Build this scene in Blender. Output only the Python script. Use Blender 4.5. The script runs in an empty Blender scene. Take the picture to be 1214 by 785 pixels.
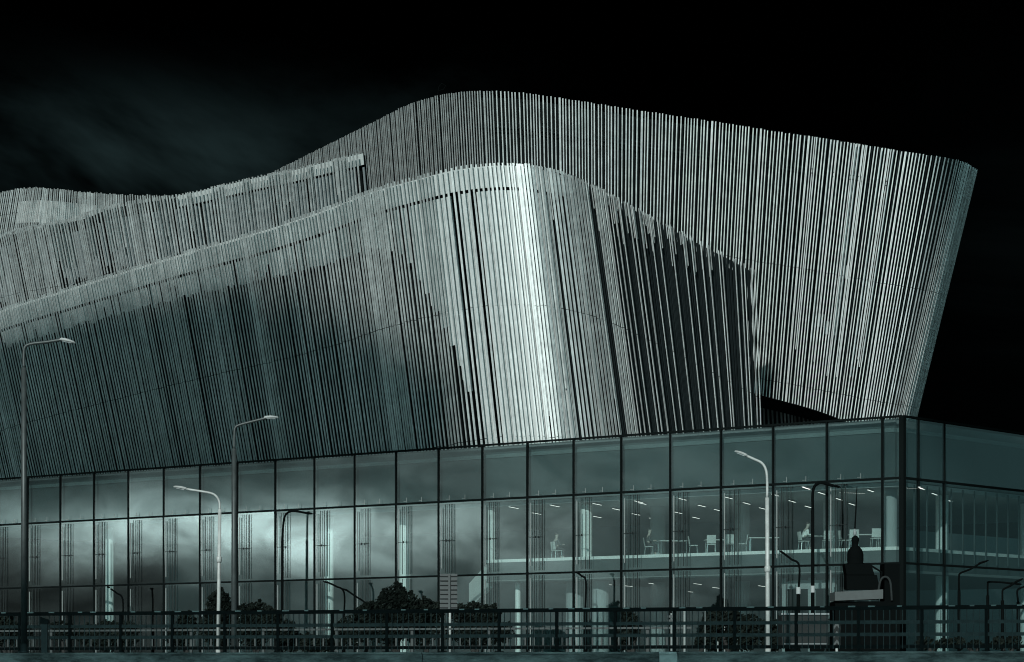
import bpy, bmesh, math, random
from mathutils import Vector, Matrix
random.seed(11)
S = bpy.context.scene
COL = S.collection
F, CX, HY, CZ = 3039.0, 607.0, 787.0, 1.75      # focal length in photo px, optical axis, horizon row, eye height

def at(px, py, Y):
    return Vector(((px-CX)/F*Y, Y, CZ+(HY-py)/F*Y))

# ------------------------------------------------------------------ mesh builder
class MB:
    def __init__(s): s.v, s.f = [], []
    def add(s, vs, fs):
        b = len(s.v); s.v += [tuple(v) for v in vs]; s.f += [tuple(b+i for i in f) for f in fs]
    def hexa(s, p):   # 8 points: bottom ring 0-3, top ring 4-7
        s.add(p, [(3,2,1,0),(4,5,6,7),(0,1,5,4),(1,2,6,5),(2,3,7,6),(3,0,4,7)])
    def box(s, c, d, ax=None):
        c = Vector(c); ax = ax or (Vector((1,0,0)), Vector((0,1,0)), Vector((0,0,1)))
        u, v, w = ax[0]*d[0]/2, ax[1]*d[1]/2, ax[2]*d[2]/2
        s.hexa([c-u-v-w, c+u-v-w, c+u+v-w, c-u+v-w, c-u-v+w, c+u-v+w, c+u+v+w, c-u+v+w])
    def bar(s, a, b, w, d, side):     # box section from a to b; width along 'side', depth across
        a, b = Vector(a), Vector(b); t = (b-a).normalized()
        n = t.cross(side).normalized(); u = n.cross(t).normalized()
        u, n = u*w/2, n*d/2
        s.hexa([a-u-n, a+u-n, a+u+n, a-u+n, b-u-n, b+u-n, b+u+n, b-u+n])
    def tube(s, pts, rad, n=8, caps=True):
        pts = [Vector(p) for p in pts]; rs = rad if isinstance(rad, (list,tuple)) else [rad]*len(pts)
        rings = []; ref = None
        for i, p in enumerate(pts):
            t = (pts[min(i+1,len(pts)-1)]-pts[max(i-1,0)]).normalized()
            if ref is None: ref = Vector((1,0,0)) if abs(t.x) < .8 else Vector((0,1,0))
            u = (ref-t*ref.dot(t)).normalized(); ref = u; w = t.cross(u)
            rings.append([p+(u*math.cos(a)+w*math.sin(a))*rs[i] for a in [2*math.pi*k/n for k in range(n)]])
        vs = [v for r in rings for v in r]; fs = []
        for i in range(len(pts)-1):
            for k in range(n):
                fs.append((i*n+k, i*n+(k+1)%n, (i+1)*n+(k+1)%n, (i+1)*n+k))
        if caps: fs += [tuple(range(n-1,-1,-1)), tuple(range((len(pts)-1)*n, len(pts)*n))]
        s.add(vs, fs)
    def lathe(s, c, prof, n=16):
        c = Vector(c); vs = []; fs = []
        for r, z in prof:
            vs += [c+Vector((r*math.cos(2*math.pi*k/n), r*math.sin(2*math.pi*k/n), z)) for k in range(n)]
        for i in range(len(prof)-1):
            for k in range(n): fs.append((i*n+k, i*n+(k+1)%n, (i+1)*n+(k+1)%n, (i+1)*n+k))
        fs += [tuple(range(n-1,-1,-1)), tuple(range((len(prof)-1)*n, len(prof)*n))]
        s.add(vs, fs)
    def build(s, name, mat, parent=None, smooth=False, origin=None):
        me = bpy.data.meshes.new(name)
        if parent is not None and origin is None: origin = world_loc(parent)
        o0 = Vector(origin or (0,0,0))
        me.from_pydata([tuple(Vector(v)-o0) for v in s.v], [], s.f); me.update()
        if smooth:
            for p in me.polygons: p.use_smooth = True
        me.materials.append(mat)
        o = bpy.data.objects.new(name, me); COL.objects.link(o)
        if parent is not None:
            o.parent = parent; o.location = (0,0,0) if origin is None else o0-world_loc(parent)
        else: o.location = o0
        return o

def world_loc(o):
    v = Vector(o.location)
    while o.parent is not None: o = o.parent; v += Vector(o.location)
    return v
def tag(o, label=None, cat=None, group=None, kind=None):
    if label: o['label'] = label
    if cat: o['category'] = cat
    if group: o['group'] = group
    if kind: o['kind'] = kind
    return o
def empty(name, loc, label, cat, group=None):
    o = bpy.data.objects.new(name, None); COL.objects.link(o); o.location = loc; o.empty_display_size = .3
    return tag(o, label, cat, group)
def copy_tree(o, parent=None):
    c = o.copy(); COL.objects.link(c)
    if parent is not None: c.parent = parent
    for ch in list(o.children): copy_tree(ch, c)
    return c

# ------------------------------------------------------------------ materials
def mat(name, col, rough=.6, metal=0., noise=None, spec=.5):
    m = bpy.data.materials.new(name); m.use_nodes = True
    nt = m.node_tree; p = nt.nodes['Principled BSDF']
    p.inputs['Base Color'].default_value = (*col, 1); p.inputs['Roughness'].default_value = rough
    p.inputs['Metallic'].default_value = metal; p.inputs['Specular IOR Level'].default_value = spec
    if noise:
        sc, amt = noise
        tc = nt.nodes.new('ShaderNodeTexCoord'); nz = nt.nodes.new('ShaderNodeTexNoise')
        nz.inputs['Scale'].default_value = sc; nz.inputs['Detail'].default_value = 6; nz.inputs['Roughness'].default_value = .65
        nt.links.new(tc.outputs['Object'], nz.inputs['Vector'])
        mp = nt.nodes.new('ShaderNodeMapRange'); mp.inputs['From Min'].default_value = .3; mp.inputs['From Max'].default_value = .7
        mp.inputs['To Min'].default_value = 1-amt; mp.inputs['To Max'].default_value = 1+amt
        nt.links.new(nz.outputs['Fac'], mp.inputs['Value'])
        mx = nt.nodes.new('ShaderNodeMix'); mx.data_type = 'RGBA'; mx.blend_type = 'MULTIPLY'; mx.inputs['Factor'].default_value = 1
        mx.inputs['A'].default_value = (*col, 1); nt.links.new(mp.outputs['Result'], mx.inputs['B'])
        nt.links.new(mx.outputs['Result'], p.inputs['Base Color'])
        mr = nt.nodes.new('ShaderNodeMapRange'); mr.inputs['To Min'].default_value = max(.05, rough-.12); mr.inputs['To Max'].default_value = min(1, rough+.12)
        nt.links.new(nz.outputs['Fac'], mr.inputs['Value']); nt.links.new(mr.outputs['Result'], p.inputs['Roughness'])
    return m
def emis(name, col, st):
    m = bpy.data.materials.new(name); m.use_nodes = True; nt = m.node_tree; nt.nodes.clear()
    e = nt.nodes.new('ShaderNodeEmission'); e.inputs['Color'].default_value = (*col, 1); e.inputs['Strength'].default_value = st
    o = nt.nodes.new('ShaderNodeOutputMaterial'); nt.links.new(e.outputs[0], o.inputs[0]); return m
def glass(name, tint, base_r, wav=.004):
    m = bpy.data.materials.new(name); m.use_nodes = True; nt = m.node_tree; nt.nodes.clear()
    N, L = nt.nodes.new, nt.links.new
    out = N('ShaderNodeOutputMaterial'); mix = N('ShaderNodeMixShader'); tr = N('ShaderNodeBsdfTransparent'); gl = N('ShaderNodeBsdfGlossy')
    tr.inputs['Color'].default_value = (*tint, 1); gl.inputs['Roughness'].default_value = .015; gl.inputs['Color'].default_value = (.93,1,.99,1)
    ge = N('ShaderNodeNewGeometry'); dt = N('ShaderNodeVectorMath'); dt.operation = 'DOT_PRODUCT'
    L(ge.outputs['Incoming'], dt.inputs[0]); L(ge.outputs['Normal'], dt.inputs[1])
    ab = N('ShaderNodeMath'); ab.operation = 'ABSOLUTE'; L(dt.outputs['Value'], ab.inputs[0])
    om = N('ShaderNodeMath'); om.operation = 'SUBTRACT'; om.inputs[0].default_value = 1; L(ab.outputs[0], om.inputs[1])
    pw = N('ShaderNodeMath'); pw.operation = 'POWER'; pw.inputs[1].default_value = 5; L(om.outputs[0], pw.inputs[0])
    fr = N('ShaderNodeMath'); fr.operation = 'MULTIPLY_ADD'; fr.inputs[1].default_value = .96; fr.inputs[2].default_value = .04; L(pw.outputs[0], fr.inputs[0])
    ad = N('ShaderNodeMath'); ad.operation = 'ADD'; ad.use_clamp = True; ad.inputs[1].default_value = base_r
    L(fr.outputs[0], ad.inputs[0]); L(ad.outputs[0], mix.inputs[0]); L(tr.outputs[0], mix.inputs[1]); L(gl.outputs[0], mix.inputs[2])
    tc = N('ShaderNodeTexCoord'); nz = N('ShaderNodeTexNoise'); nz.inputs['Scale'].default_value = .5; nz.inputs['Detail'].default_value = 1
    L(tc.outputs['Object'], nz.inputs['Vector'])
    bp = N('ShaderNodeBump'); bp.inputs['Strength'].default_value = 1; bp.inputs['Distance'].default_value = wav
    L(nz.outputs['Fac'], bp.inputs['Height']); L(bp.outputs[0], gl.inputs['Normal'])
    L(mix.outputs[0], out.inputs[0]); return m

STEEL  = mat('brushed_steel', (.53,.56,.55), .56, .72, (1.6,.22))
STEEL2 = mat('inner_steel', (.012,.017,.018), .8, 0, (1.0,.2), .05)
PANEL  = mat('pale_cladding_panel', (.42,.45,.44), .6, .1, (.5,.12))
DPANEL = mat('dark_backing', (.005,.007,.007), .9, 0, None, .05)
GPANEL = mat('grey_panel', (.16,.185,.19), .6, 0, (.6,.2))
FRAME  = mat('black_frame', (.005,.007,.007), .8, 0, None, 0)
ROOFM  = mat('roof_felt', (.06,.07,.07), .9, 0, (.4,.2))
GLASS  = glass('facade_glass', (.84,.91,.905), .11, .0012)
GLASSR = glass('side_glass', (.70,.78,.78), .03, .0012)
SPGL   = glass('spandrel_glass', (.62,.70,.70), .10, .0012)
SPAN   = mat('spandrel_board', (.17,.20,.20), .7, 0, (.25,.2))
SPANL  = mat('spandrel_flashing', (.42,.46,.45), .5, 0, (.8,.1))
WHITE  = mat('white_paint', (.80,.81,.78), .45, 0, (.8,.05))
WALLI  = mat('interior_wall', (.13,.18,.185), .8, 0, (.15,.2))
CEIL   = mat('ceiling_board', (.30,.33,.33), .8, 0, (.3,.08))
FLOORI = mat('floor_screed', (.20,.26,.26), .5, 0, (.5,.1))
SLAB   = mat('slab_face', (.07,.09,.09), .7, 0, (.3,.12))
BARD   = mat('dark_inner_bar', (.02,.025,.025), .7, 0, None, .1)
BARL   = mat('light_inner_bar', (.20,.22,.215), .5)
GALV   = mat('galvanised_pole', (.045,.056,.056), .5, .3, (2.5,.3))
PALEP  = mat('pale_painted_pole', (.34,.365,.355), .45, 0, (2.6,.28))
BLACKP = mat('black_painted_pole', (.003,.004,.004), .8, 0, None, 0)
LHEAD  = mat('lamp_head', (.55,.58,.57), .35, .4, (4,.15))
LENS   = mat('lamp_lens', (.30,.33,.33), .2)
RAILD  = mat('dark_railing_paint', (.008,.011,.011), .6, 0, (4,.4), .15)
RAILG  = mat('worn_rail_top', (.055,.07,.07), .5, .2, (5,.4))
CLIP   = mat('clip_steel', (.30,.33,.32), .4, .5)
GUARD  = mat('guardrail_zinc', (.04,.05,.05), .55, .3, (2,.35))
ROADM  = mat('asphalt', (.085,.13,.135), .9, 0, (3,.25))
GROUND = mat('quay_paving', (.055,.10,.105), .9, 0, (.5,.3))
LEAF   = mat('dark_leaves', (.010,.014,.012), .95, 0, (2.2,.5), 0)
BARK   = mat('bark', (.012,.013,.012), .9, 0, (5,.3))
SIGNG  = mat('sign_back', (.045,.055,.055), .7, 0, (3,.2))
CHAIRW = mat('chair_shell', (.52,.54,.52), .4)
CHROME = mat('chair_chrome', (.52,.55,.54), .25, .7)
SKIN   = mat('skin', (.38,.33,.29), .6)
SHIRTW = mat('white_shirt', (.74,.76,.73), .8)
SHIRTD = mat('dark_shirt', (.06,.07,.07), .8)
TROUS  = mat('trousers', (.045,.05,.052), .85)
HAIR   = mat('hair', (.04,.035,.03), .6)
LIGHTM = emis('ceiling_strip', (1,.99,.93), 1.7)

def concrete():
    m = mat('weathered_concrete', (.17,.19,.185), .85)
    nt = m.node_tree; N, L = nt.nodes.new, nt.links.new; p = nt.nodes['Principled BSDF']
    tc = N('ShaderNodeTexCoord'); a = N('ShaderNodeTexNoise'); a.inputs['Scale'].default_value = 1.1; a.inputs['Detail'].default_value = 8; a.inputs['Roughness'].default_value = .7
    mp = N('ShaderNodeMapping'); mp.inputs['Scale'].default_value = (.8,.8,3); L(tc.outputs['Object'], mp.inputs[0]); L(mp.outputs[0], a.inputs['Vector'])
    r = N('ShaderNodeValToRGB'); e = r.color_ramp.elements
    e[0].position = .38; e[0].color = (.07,.078,.076,1); e[1].position = .62; e[1].color = (.37,.39,.375,1)
    L(a.outputs['Fac'], r.inputs[0]); L(r.outputs[0], p.inputs['Base Color'])
    b = N('ShaderNodeBump'); b.inputs['Strength'].default_value = .4; b.inputs['Distance'].default_value = .02; L(a.outputs['Fac'], b.inputs['Height']); L(b.outputs[0], p.inputs['Normal'])
    return m
SLABD = mat('dark_grey_paint', (.018,.022,.022), .7, 0, (1.5,.3), .1)
CONC = concrete()
CONCP = mat('pale_concrete', (.60,.62,.60), .85, 0, (2.5,.35))

# ------------------------------------------------------------------ camera
cam_d = bpy.data.cameras.new('camera'); cam = bpy.data.objects.new('camera', cam_d); COL.objects.link(cam)
cam.location = (0,0,CZ); cam.rotation_euler = (math.radians(90),0,0)
cam_d.sensor_width = 36; cam_d.lens = F/1214*36; cam_d.shift_y = (HY-392.5)/1214
cam_d.clip_start = .5; cam_d.clip_end = 5000
S.camera = cam

# ------------------------------------------------------------------ light
SUN = Vector((-.21,-.90,.40)).normalized()
sd = bpy.data.lights.new('sun', 'SUN'); sd.energy = 3.6; sd.angle = math.radians(.9); sd.color = (.97,1,.965)
so = bpy.data.objects.new('sun', sd); COL.objects.link(so); so.rotation_euler = SUN.to_track_quat('Z','Y').to_euler(); so.location = (-60,-60,90)

W = bpy.data.worlds.new('World'); S.world = W; W.use_nodes = True
nt = W.node_tree; nt.nodes.clear(); N, L = nt.nodes.new, nt.links.new
def math_(op, a, b=None, c=None, clamp=False):
    n = N('ShaderNodeMath'); n.operation = op; n.use_clamp = clamp
    for i, x in enumerate((a, b, c)):
        if x is None: continue
        if isinstance(x, (int, float)): n.inputs[i].default_value = x
        else: L(x, n.inputs[i])
    return n.outputs[0]
def smooth(x, a, b, lo=0., hi=1.):
    n = N('ShaderNodeMapRange'); n.interpolation_type = 'SMOOTHSTEP'; L(x, n.inputs['Value'])
    n.inputs['From Min'].default_value = a; n.inputs['From Max'].default_value = b
    n.inputs['To Min'].default_value = lo; n.inputs['To Max'].default_value = hi
    return n.outputs['Result']
tc = N('ShaderNodeTexCoord'); sep = N('ShaderNodeSeparateXYZ'); L(tc.outputs['Generated'], sep.inputs[0])
X, Y, Z = sep.outputs
sky = N('ShaderNodeTexSky'); sky.sky_type = 'NISHITA'; sky.sun_disc = False
sky.sun_elevation = math.asin(SUN.z); sky.sun_rotation = math.atan2(SUN.x, SUN.y)
bw = N('ShaderNodeRGBToBW'); L(sky.outputs[0], bw.inputs[0])
def noise(scale, detail, sc=(1,1,1), loc=(0,0,0), rough=.55, dist=0):
    mp = N('ShaderNodeMapping'); mp.inputs['Scale'].default_value = sc; mp.inputs['Location'].default_value = loc
    L(tc.outputs['Generated'], mp.inputs[0]); n = N('ShaderNodeTexNoise'); n.inputs['Scale'].default_value = scale
    n.inputs['Detail'].default_value = detail; n.inputs['Roughness'].default_value = rough; n.inputs['Distortion'].default_value = dist
    L(mp.outputs[0], n.inputs['Vector']); return n.outputs['Fac']
def blob(c, rx, rz):      # soft cloud bank round a compass direction c
    c = Vector(c).normalized(); side = Vector((c.y,-c.x,0)).normalized()
    dt = N('ShaderNodeVectorMath'); dt.operation = 'DOT_PRODUCT'; L(tc.outputs['Generated'], dt.inputs[0]); dt.inputs[1].default_value = side
    ft = N('ShaderNodeVectorMath'); ft.operation = 'DOT_PRODUCT'; L(tc.outputs['Generated'], ft.inputs[0]); ft.inputs[1].default_value = c
    a = math_('DIVIDE', dt.outputs['Value'], rx); b = math_('DIVIDE', math_('SUBTRACT', Z, c.z), rz)
    r2 = math_('ADD', math_('MULTIPLY', a, a), math_('MULTIPLY', b, b))
    return math_('MULTIPLY', math_('EXPONENT', math_('MULTIPLY', r2, -1.0)), smooth(ft.outputs['Value'], .1, .6))
# storm-dark half of the sky to the north, broken bright cloud to the south and west
south = smooth(math_('MULTIPLY', Y, -1), .15, .7)
base = math_('MULTIPLY', bw.outputs[0], math_('MULTIPLY', south, 1.25))
cl = smooth(noise(3.2, 7, (1,1,2.2)), .42, .68, .35, 1.5)
base = math_('MULTIPLY', base, cl)
# western cloud bank mirrored in the long glass front
wn = smooth(noise(27, 8, (1,1,2.0), (3.1,1.7,.4), .6, .6), .34, .66, .5, 1.3)
west = math_('MULTIPLY', blob((-1,-.092,.051), .088, .0105), 24.0)
west2 = math_('MULTIPLY', blob((-1,-.185,.055), .14, .06), 3.4)
west = math_('ADD', math_('MULTIPLY', west, wn), math_('MULTIPLY', west2, wn))
# faint northern clouds above the roofs
nn = smooth(noise(5.0, 6, (1,1,2.0), (.3,.2,.9), .62, .4), .38, .66)
nb = math_('ADD', math_('MULTIPLY', blob((-.150,1,.193), .085, .024), .30), math_('MULTIPLY', blob((.20,1,.155), .035, .06), .022))
nb = math_('ADD', nb, math_('MULTIPLY', blob((-.03,1,.222), .03, .012), .05))
north = math_('MULTIPLY', nb, nn)
east = math_('MULTIPLY', blob((.93,.37,.06), .36, .12), 1.2)
north = math_('ADD', north, east)
tot = math_('ADD', base, north)
mx = N('ShaderNodeVectorMath'); mx.operation = 'SCALE'; mx.inputs[0].default_value = (.50,.95,1.0); L(tot, mx.inputs['Scale'])
mw = N('ShaderNodeVectorMath'); mw.operation = 'SCALE'; mw.inputs[0].default_value = (.82,1.0,.985); L(west, mw.inputs['Scale'])
ma = N('ShaderNodeVectorMath'); ma.operation = 'ADD'; L(mx.outputs[0], ma.inputs[0]); L(mw.outputs[0], ma.inputs[1])
bg = N('ShaderNodeBackground'); bg.inputs['Strength'].default_value = .1; L(ma.outputs[0], bg.inputs['Color'])
wo = N('ShaderNodeOutputWorld'); L(bg.outputs[0], wo.inputs[0])
S.view_settings.view_transform = 'Standard'; S.view_settings.look = 'None'; S.view_settings.exposure = 0; S.view_settings.gamma = 1

# ------------------------------------------------------------------ setting
g = MB(); g.add([(-1500,-300,0),(1500,-300,0),(1500,3000,0),(-1500,3000,0)], [(0,1,2,3)])
tag(g.build('ground', GROUND), kind='structure')
RL = Vector((-14.38,72.0,0)); RR = Vector((12.49,62.5,0)); RD = (RR-RL).normalized(); RN = Vector((RD.y,-RD.x,0))  # railing line; RN faces the camera
if RN.y > 0: RN = -RN
def rp(s, off=0, z=0): return RL+RD*s+RN*off+Vector((0,0,z))
RLEN = (RR-RL).length
DECK = 1.98
g = MB(); a, b = rp(-250,-.02,DECK), rp(RLEN+250,-.02,DECK)
g.add([a, b, b+Vector((0,600,0)), a+Vector((0,600,0))], [(0,1,2,3)])
tag(g.build('road', ROADM), kind='structure')

# bridge edge beam
par = empty('bridge_parapet', rp(RLEN/2,0,0), 'weathered grey concrete edge beam along the bottom, under the dark railing', 'parapet')
m = MB()
joints = [-12] + [(px, ) for px in ()]
def s_at_px(px):       # where the ray through a photo column meets the railing line
    k = (px-CX)/F; return (k*RL.y-RL.x)/(RD.x-k*RD.y)
cuts = [-60, s_at_px(-30), s_at_px(505), s_at_px(785), s_at_px(807), s_at_px(1250), RLEN+60]
for i in range(len(cuts)-1):
    s0, s1 = cuts[i]+.012, cuts[i+1]-.012; pale = i == 3
    q = MB(); fr = .26 if not pale else .30
    q.hexa([rp(s0,fr,0), rp(s1,fr,0), rp(s1,-.3,0), rp(s0,-.3,0), rp(s0,fr,2.00), rp(s1,fr,2.00), rp(s1,-.3,2.00), rp(s0,-.3,2.00)])
    q.hexa([rp(s0,fr+.04,2.003), rp(s1,fr+.04,2.003), rp(s1,-.25,2.003), rp(s0,-.25,2.003), rp(s0,fr+.04,2.055), rp(s1,fr+.04,2.055), rp(s1,-.25,2.055), rp(s0,-.25,2.055)])
    q.build('beam_section', CONCP if pale else CONC, par)

# railing
rail = empty('bridge_railing', rp(RLEN/2,0,2.05), 'dark metal bridge railing with thin upright bars along the front edge of the photo', 'railing')
z0, zt = 2.055, 3.19
q = MB(); q.bar(rp(-9,0,zt-.05), rp(RLEN+9,0,zt-.05), .10, .12, Vector((0,0,1))); q.build('top_rail', RAILD, rail)
for zz in (2.775, 2.47, 2.17):
    q = MB(); q.bar(rp(-9,0,zz), rp(RLEN+9,0,zz), .07, .06, Vector((0,0,1)))
    q.bar(rp(-9,.0,zz+.045), rp(RLEN+9,.0,zz+.045), .016, .05, Vector((0,0,1))); q.build('rail', RAILD if zz < 2.2 else RAILG, rail)
sp = s_at_px(1093); posts = []
while sp > -9: sp -= 1.585
while sp < RLEN+9: posts.append(sp); sp += 1.585
q = MB()
for i, s in enumerate(posts):
    q = MB(); q.bar(rp(s,0,z0), rp(s,0,zt-.101), .075, .07, RD); q.box(rp(s,0,z0+.012), (.2,.16,.02), (RD,RN,Vector((0,0,1)))); q.build('post', RAILD, rail)
    bb = MB()
    for k in range(1,10):
        t = s+k*.1585
        bb.bar(rp(t,.035,2.12), rp(t,.035,zt-.103), .020, .014, RD)
    bb.build('bar_panel', RAILG, rail)
    c0 = s+random.uniform(.1,.7)
    for k in range(2):
        cc = MB(); t = c0+k*random.uniform(.35,.75)
        cc.bar(rp(t,.005,zt-.012), rp(t+random.uniform(.10,.2),.005,zt-.012), .034, .135, Vector((0,0,1)))
        cc.build('rail_clip', CLIP, rail)

# guardrail on the far side of the road
gY = Vector((0,14,0))
ga, gb_ = s_at_px(-30), s_at_px(640)
gr = empty('crash_barrier', rp(6,0,DECK)+gY, 'grey crash barrier with short upright bars behind left part of the railing', 'barrier')
def gp(s, z): return rp(s*1.19-2.2,0,z)+gY
for zz, h in ((2.86,.06),(2.60,.04),(2.30,.05)):
    q = MB(); q.bar(gp(-6,zz), gp(19.6,zz), h, .05, Vector((0,0,1))); q.build('beam', GUARD, gr)
s = -6
while s < 19.6:
    q = MB(); q.bar(gp(s,2.33), gp(s,2.575), .05, .02, RD); q.build('bar', GUARD, gr); s += .262+random.uniform(-.03,.03)
s = -5.8
while s < 19.5:
    q = MB(); q.bar(gp(s,DECK)-RN*.06, gp(s,2.9)-RN*.06, .09, .06, RD); q.build('post', GUARD, gr); s += 2.2

# ------------------------------------------------------------------ congress hall : facade frame of reference
C0 = Vector((18.3,120.0,0)); UL = Vector((-.777,.630,0)).normalized(); UR = Vector((.630,.777,0)).normalized()
NL = Vector((-.630,-.777,0)).normalized(); NR = Vector((.777,-.630,0)).normalized()
ZB, Z3, Z2, ZT = DECK+.01, 6.47, 10.46, 13.30
UP = Vector((0,0,1))
def fl(s, inn=0, z=0): return C0+UL*s-NL*inn+UP*z
def fr_(t, inn=0, z=0): return C0+UR*t-NR*inn+UP*z
def s_px(px, inn=0):
    k = (px-CX)/F; o = C0-NL*inn; return (k*o.y-o.x)/(UL.x-k*UL.y)
def t_px(px, inn=0):
    k = (px-CX)/F; o = C0-NR*inn; return (k*o.y-o.x)/(UR.x-k*UR.y)
hall = empty('congress_hall', fl(0,0,ZB), 'large curved congress hall of slanting steel slats above a long glass storey', 'building')
LS = [0, 1.12] + [1.12+3.06*k for k in range(1,24)]
RT = [0, 1.44, 3.9, 13.2, 22.5, 31.8]
rows = [(ZB,Z3),(Z3,Z2),(Z2,ZT)]
def panes(ss, fn, gm_):
    for i in range(len(ss)-1):
        for r, (za, zb) in enumerate(rows):
            q = MB(); a, b = ss[i]+.03, ss[i+1]-.03; o_ = [random.uniform(-.009,.009) for _ in range(4)]
            q.hexa([fn(a,o_[0],za+.03), fn(b,o_[1],za+.03), fn(b,.024+o_[1],za+.03), fn(a,.024+o_[0],za+.03), fn(a,o_[2],zb-.03), fn(b,o_[1]+o_[2]-o_[0],zb-.03), fn(b,.024+o_[1]+o_[2]-o_[0],zb-.03), fn(a,.024+o_[2],zb-.03)])
            q.build('glass_panel', SPGL if r == 2 else gm_, hall)
panes(LS, fl, GLASS); panes(RT, fr_, GLASSR)
def frame(ss, fn, U, Nn, name):
    q = MB()
    for i, s in enumerate(ss):
        if i == 0: continue
        q.box(fn(s,.03,(ZB+ZT)/2), (.085,.14,ZT-ZB), (U,Nn,UP))
    for z, h in ((Z3,.10),(Z2,.11),(ZT+.05,.10)):
        q.box(fn((ss[0]+ss[-1])/2+.05,.028,z), (ss[-1]-ss[0]-.1,.147,h), (U,Nn,UP))
    q.build(name, FRAME, hall)
frame(LS, fl, UL, NL, 'facade_frame'); frame(RT, fr_, UR, NR, 'facade_frame')
q = MB(); q.box(C0+UP*((ZB+ZT)/2)+Vector((0,.12,0)), (.24,.24,ZT-ZB+.1), (UL,NL,UP)); q.build('corner_post', FRAME, hall)
# small point fixings standing on the transom
q = MB()
for i in range(1,len(LS)-1):
    for f in (.36,.72):
        p = fl(LS[i]+3.06*f*(1 if True else 0), -.11, Z2+.06)
        q.bar(p, p+UP*.26, .018, .02, UL); q.bar(p+UP*.06, p+UP*.06+UL*.2, .015, .015, UP)
q.build('glass_fixing', BARL, hall)
# spandrel wall behind the top row
def ribbonbox(fn, a, b, inn, thick, za, zb, name, m):
    q = MB(); q.hexa([fn(a,inn,za), fn(b,inn,za), fn(b,inn+thick,za), fn(a,inn+thick,za), fn(a,inn,zb), fn(b,inn,zb), fn(b,inn+thick,zb), fn(a,inn+thick,zb)])
    return q.build(name, m, hall)
SE, TE = LS[-1], RT[-1]
ribbonbox(fl, .75, SE, .55, .3, Z2-.10, ZT-.62, 'spandrel_wall', SPAN)
ribbonbox(fl, .75, SE, .50, .35, ZT-.615, ZT-.42, 'spandrel_flashing', SPANL)
ribbonbox(fl, .75, SE, .60, .3, ZT-.415, ZT-.05, 'spandrel_wall', SPAN)
ribbonbox(fr_, .75, TE, .55, .3, Z2-.10, ZT-.62, 'spandrel_wall', SPAN)
ribbonbox(fr_, .75, TE, .50, .35, ZT-.615, ZT-.42, 'spandrel_flashing', SPANL)
ribbonbox(fr_, .75, TE, .60, .3, ZT-.415, ZT-.05, 'spandrel_wall', SPAN)
# podium roof
def plan(z, inn, d): 
    a = C0-NL*inn-NR*inn*0+UP*z
    return [fl(inn*1.0,inn,z), fl(SE,inn,z), fl(SE,d,z), fr_(TE,d,z), fr_(TE,inn,z)]
def slab(name, m, z0, z1, inn, d):
    # wedge between the two fronts: quad left of corner and quad right of it, one mesh
    q = MB(); c = C0-NL*inn*.9-NR*inn*.9
    A = [c, fl(SE,inn), fl(SE,d), C0-NL*d-NR*d]
    B = [fr_(TE,inn), c, C0-NL*d-NR*d, fr_(TE,d)]
    for P in (A,B): q.hexa([p+UP*z0 for p in P[::-1]]+[p+UP*z1 for p in P[::-1]])
    return q.build(name, m, hall)
slab('roof', ROOFM, ZT-.04, ZT+.02, .90, 21)
slab('ceiling', CEIL, Z2-.35, Z2-.15, .58, 21)
# back walls
ribbonbox(fl, 20.2, SE, 20.2, .3, ZB, Z2-.36, 'back_wall', WALLI)
ribbonbox(fr_, 20.2, TE+25, 20.2, .3, ZB, Z2-.36, 'back_wall', WALLI)
# upper floor
S_END = s_px(577,.9); FZ = 7.30
def upslab():
    q = MB(); c = C0-NL*.9-NR*.9; far = C0-NL*20-NR*20
    for P in ([c, fl(S_END,.9), fl(S_END,20), far], [fr_(TE,.9), c, far, fr_(TE,20)]):
        q.hexa([p+UP*6.2 for p in P[::-1]]+[p+UP*(FZ-.16) for p in P[::-1]])
    q.build('floor_slab', SLAB, hall)
    q = MB()
    for P in ([c+NL*.03+NR*.03, fl(S_END,.87), fl(S_END,20), far], [fr_(TE,.87), c+NL*.03+NR*.03, far, fr_(TE,20)]):
        q.hexa([p+UP*(FZ-.158) for p in P[::-1]]+[p+UP*FZ for p in P[::-1]])
    q.build('floor_edge', WHITE, hall)
    q = MB()
    for P in ([c+NL*.02+NR*.02, fl(S_END,.88), fl(S_END,1.1), C0-NL*1.1-NR*1.1], [fr_(TE,.88), c+NL*.02+NR*.02, C0-NL*1.1-NR*1.1, fr_(TE,1.1)]):
        q.hexa([p+UP*6.08 for p in P[::-1]]+[p+UP*6.197 for p in P[::-1]])
    q.build('slab_trim', BARL, hall)
upslab()
q = MB()
for P in ([C0-NL*.3-NR*.3, fl(SE,.3), fl(SE,20), C0-NL*20-NR*20], [fr_(TE,.3), C0-NL*.3-NR*.3, C0-NL*20-NR*20, fr_(TE,20)]):
    q.hexa([p+UP*(DECK+.006) for p in P[::-1]]+[p+UP*(DECK+.03) for p in P[::-1]])
q.build('ground_floor', FLOORI, hall)
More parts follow.
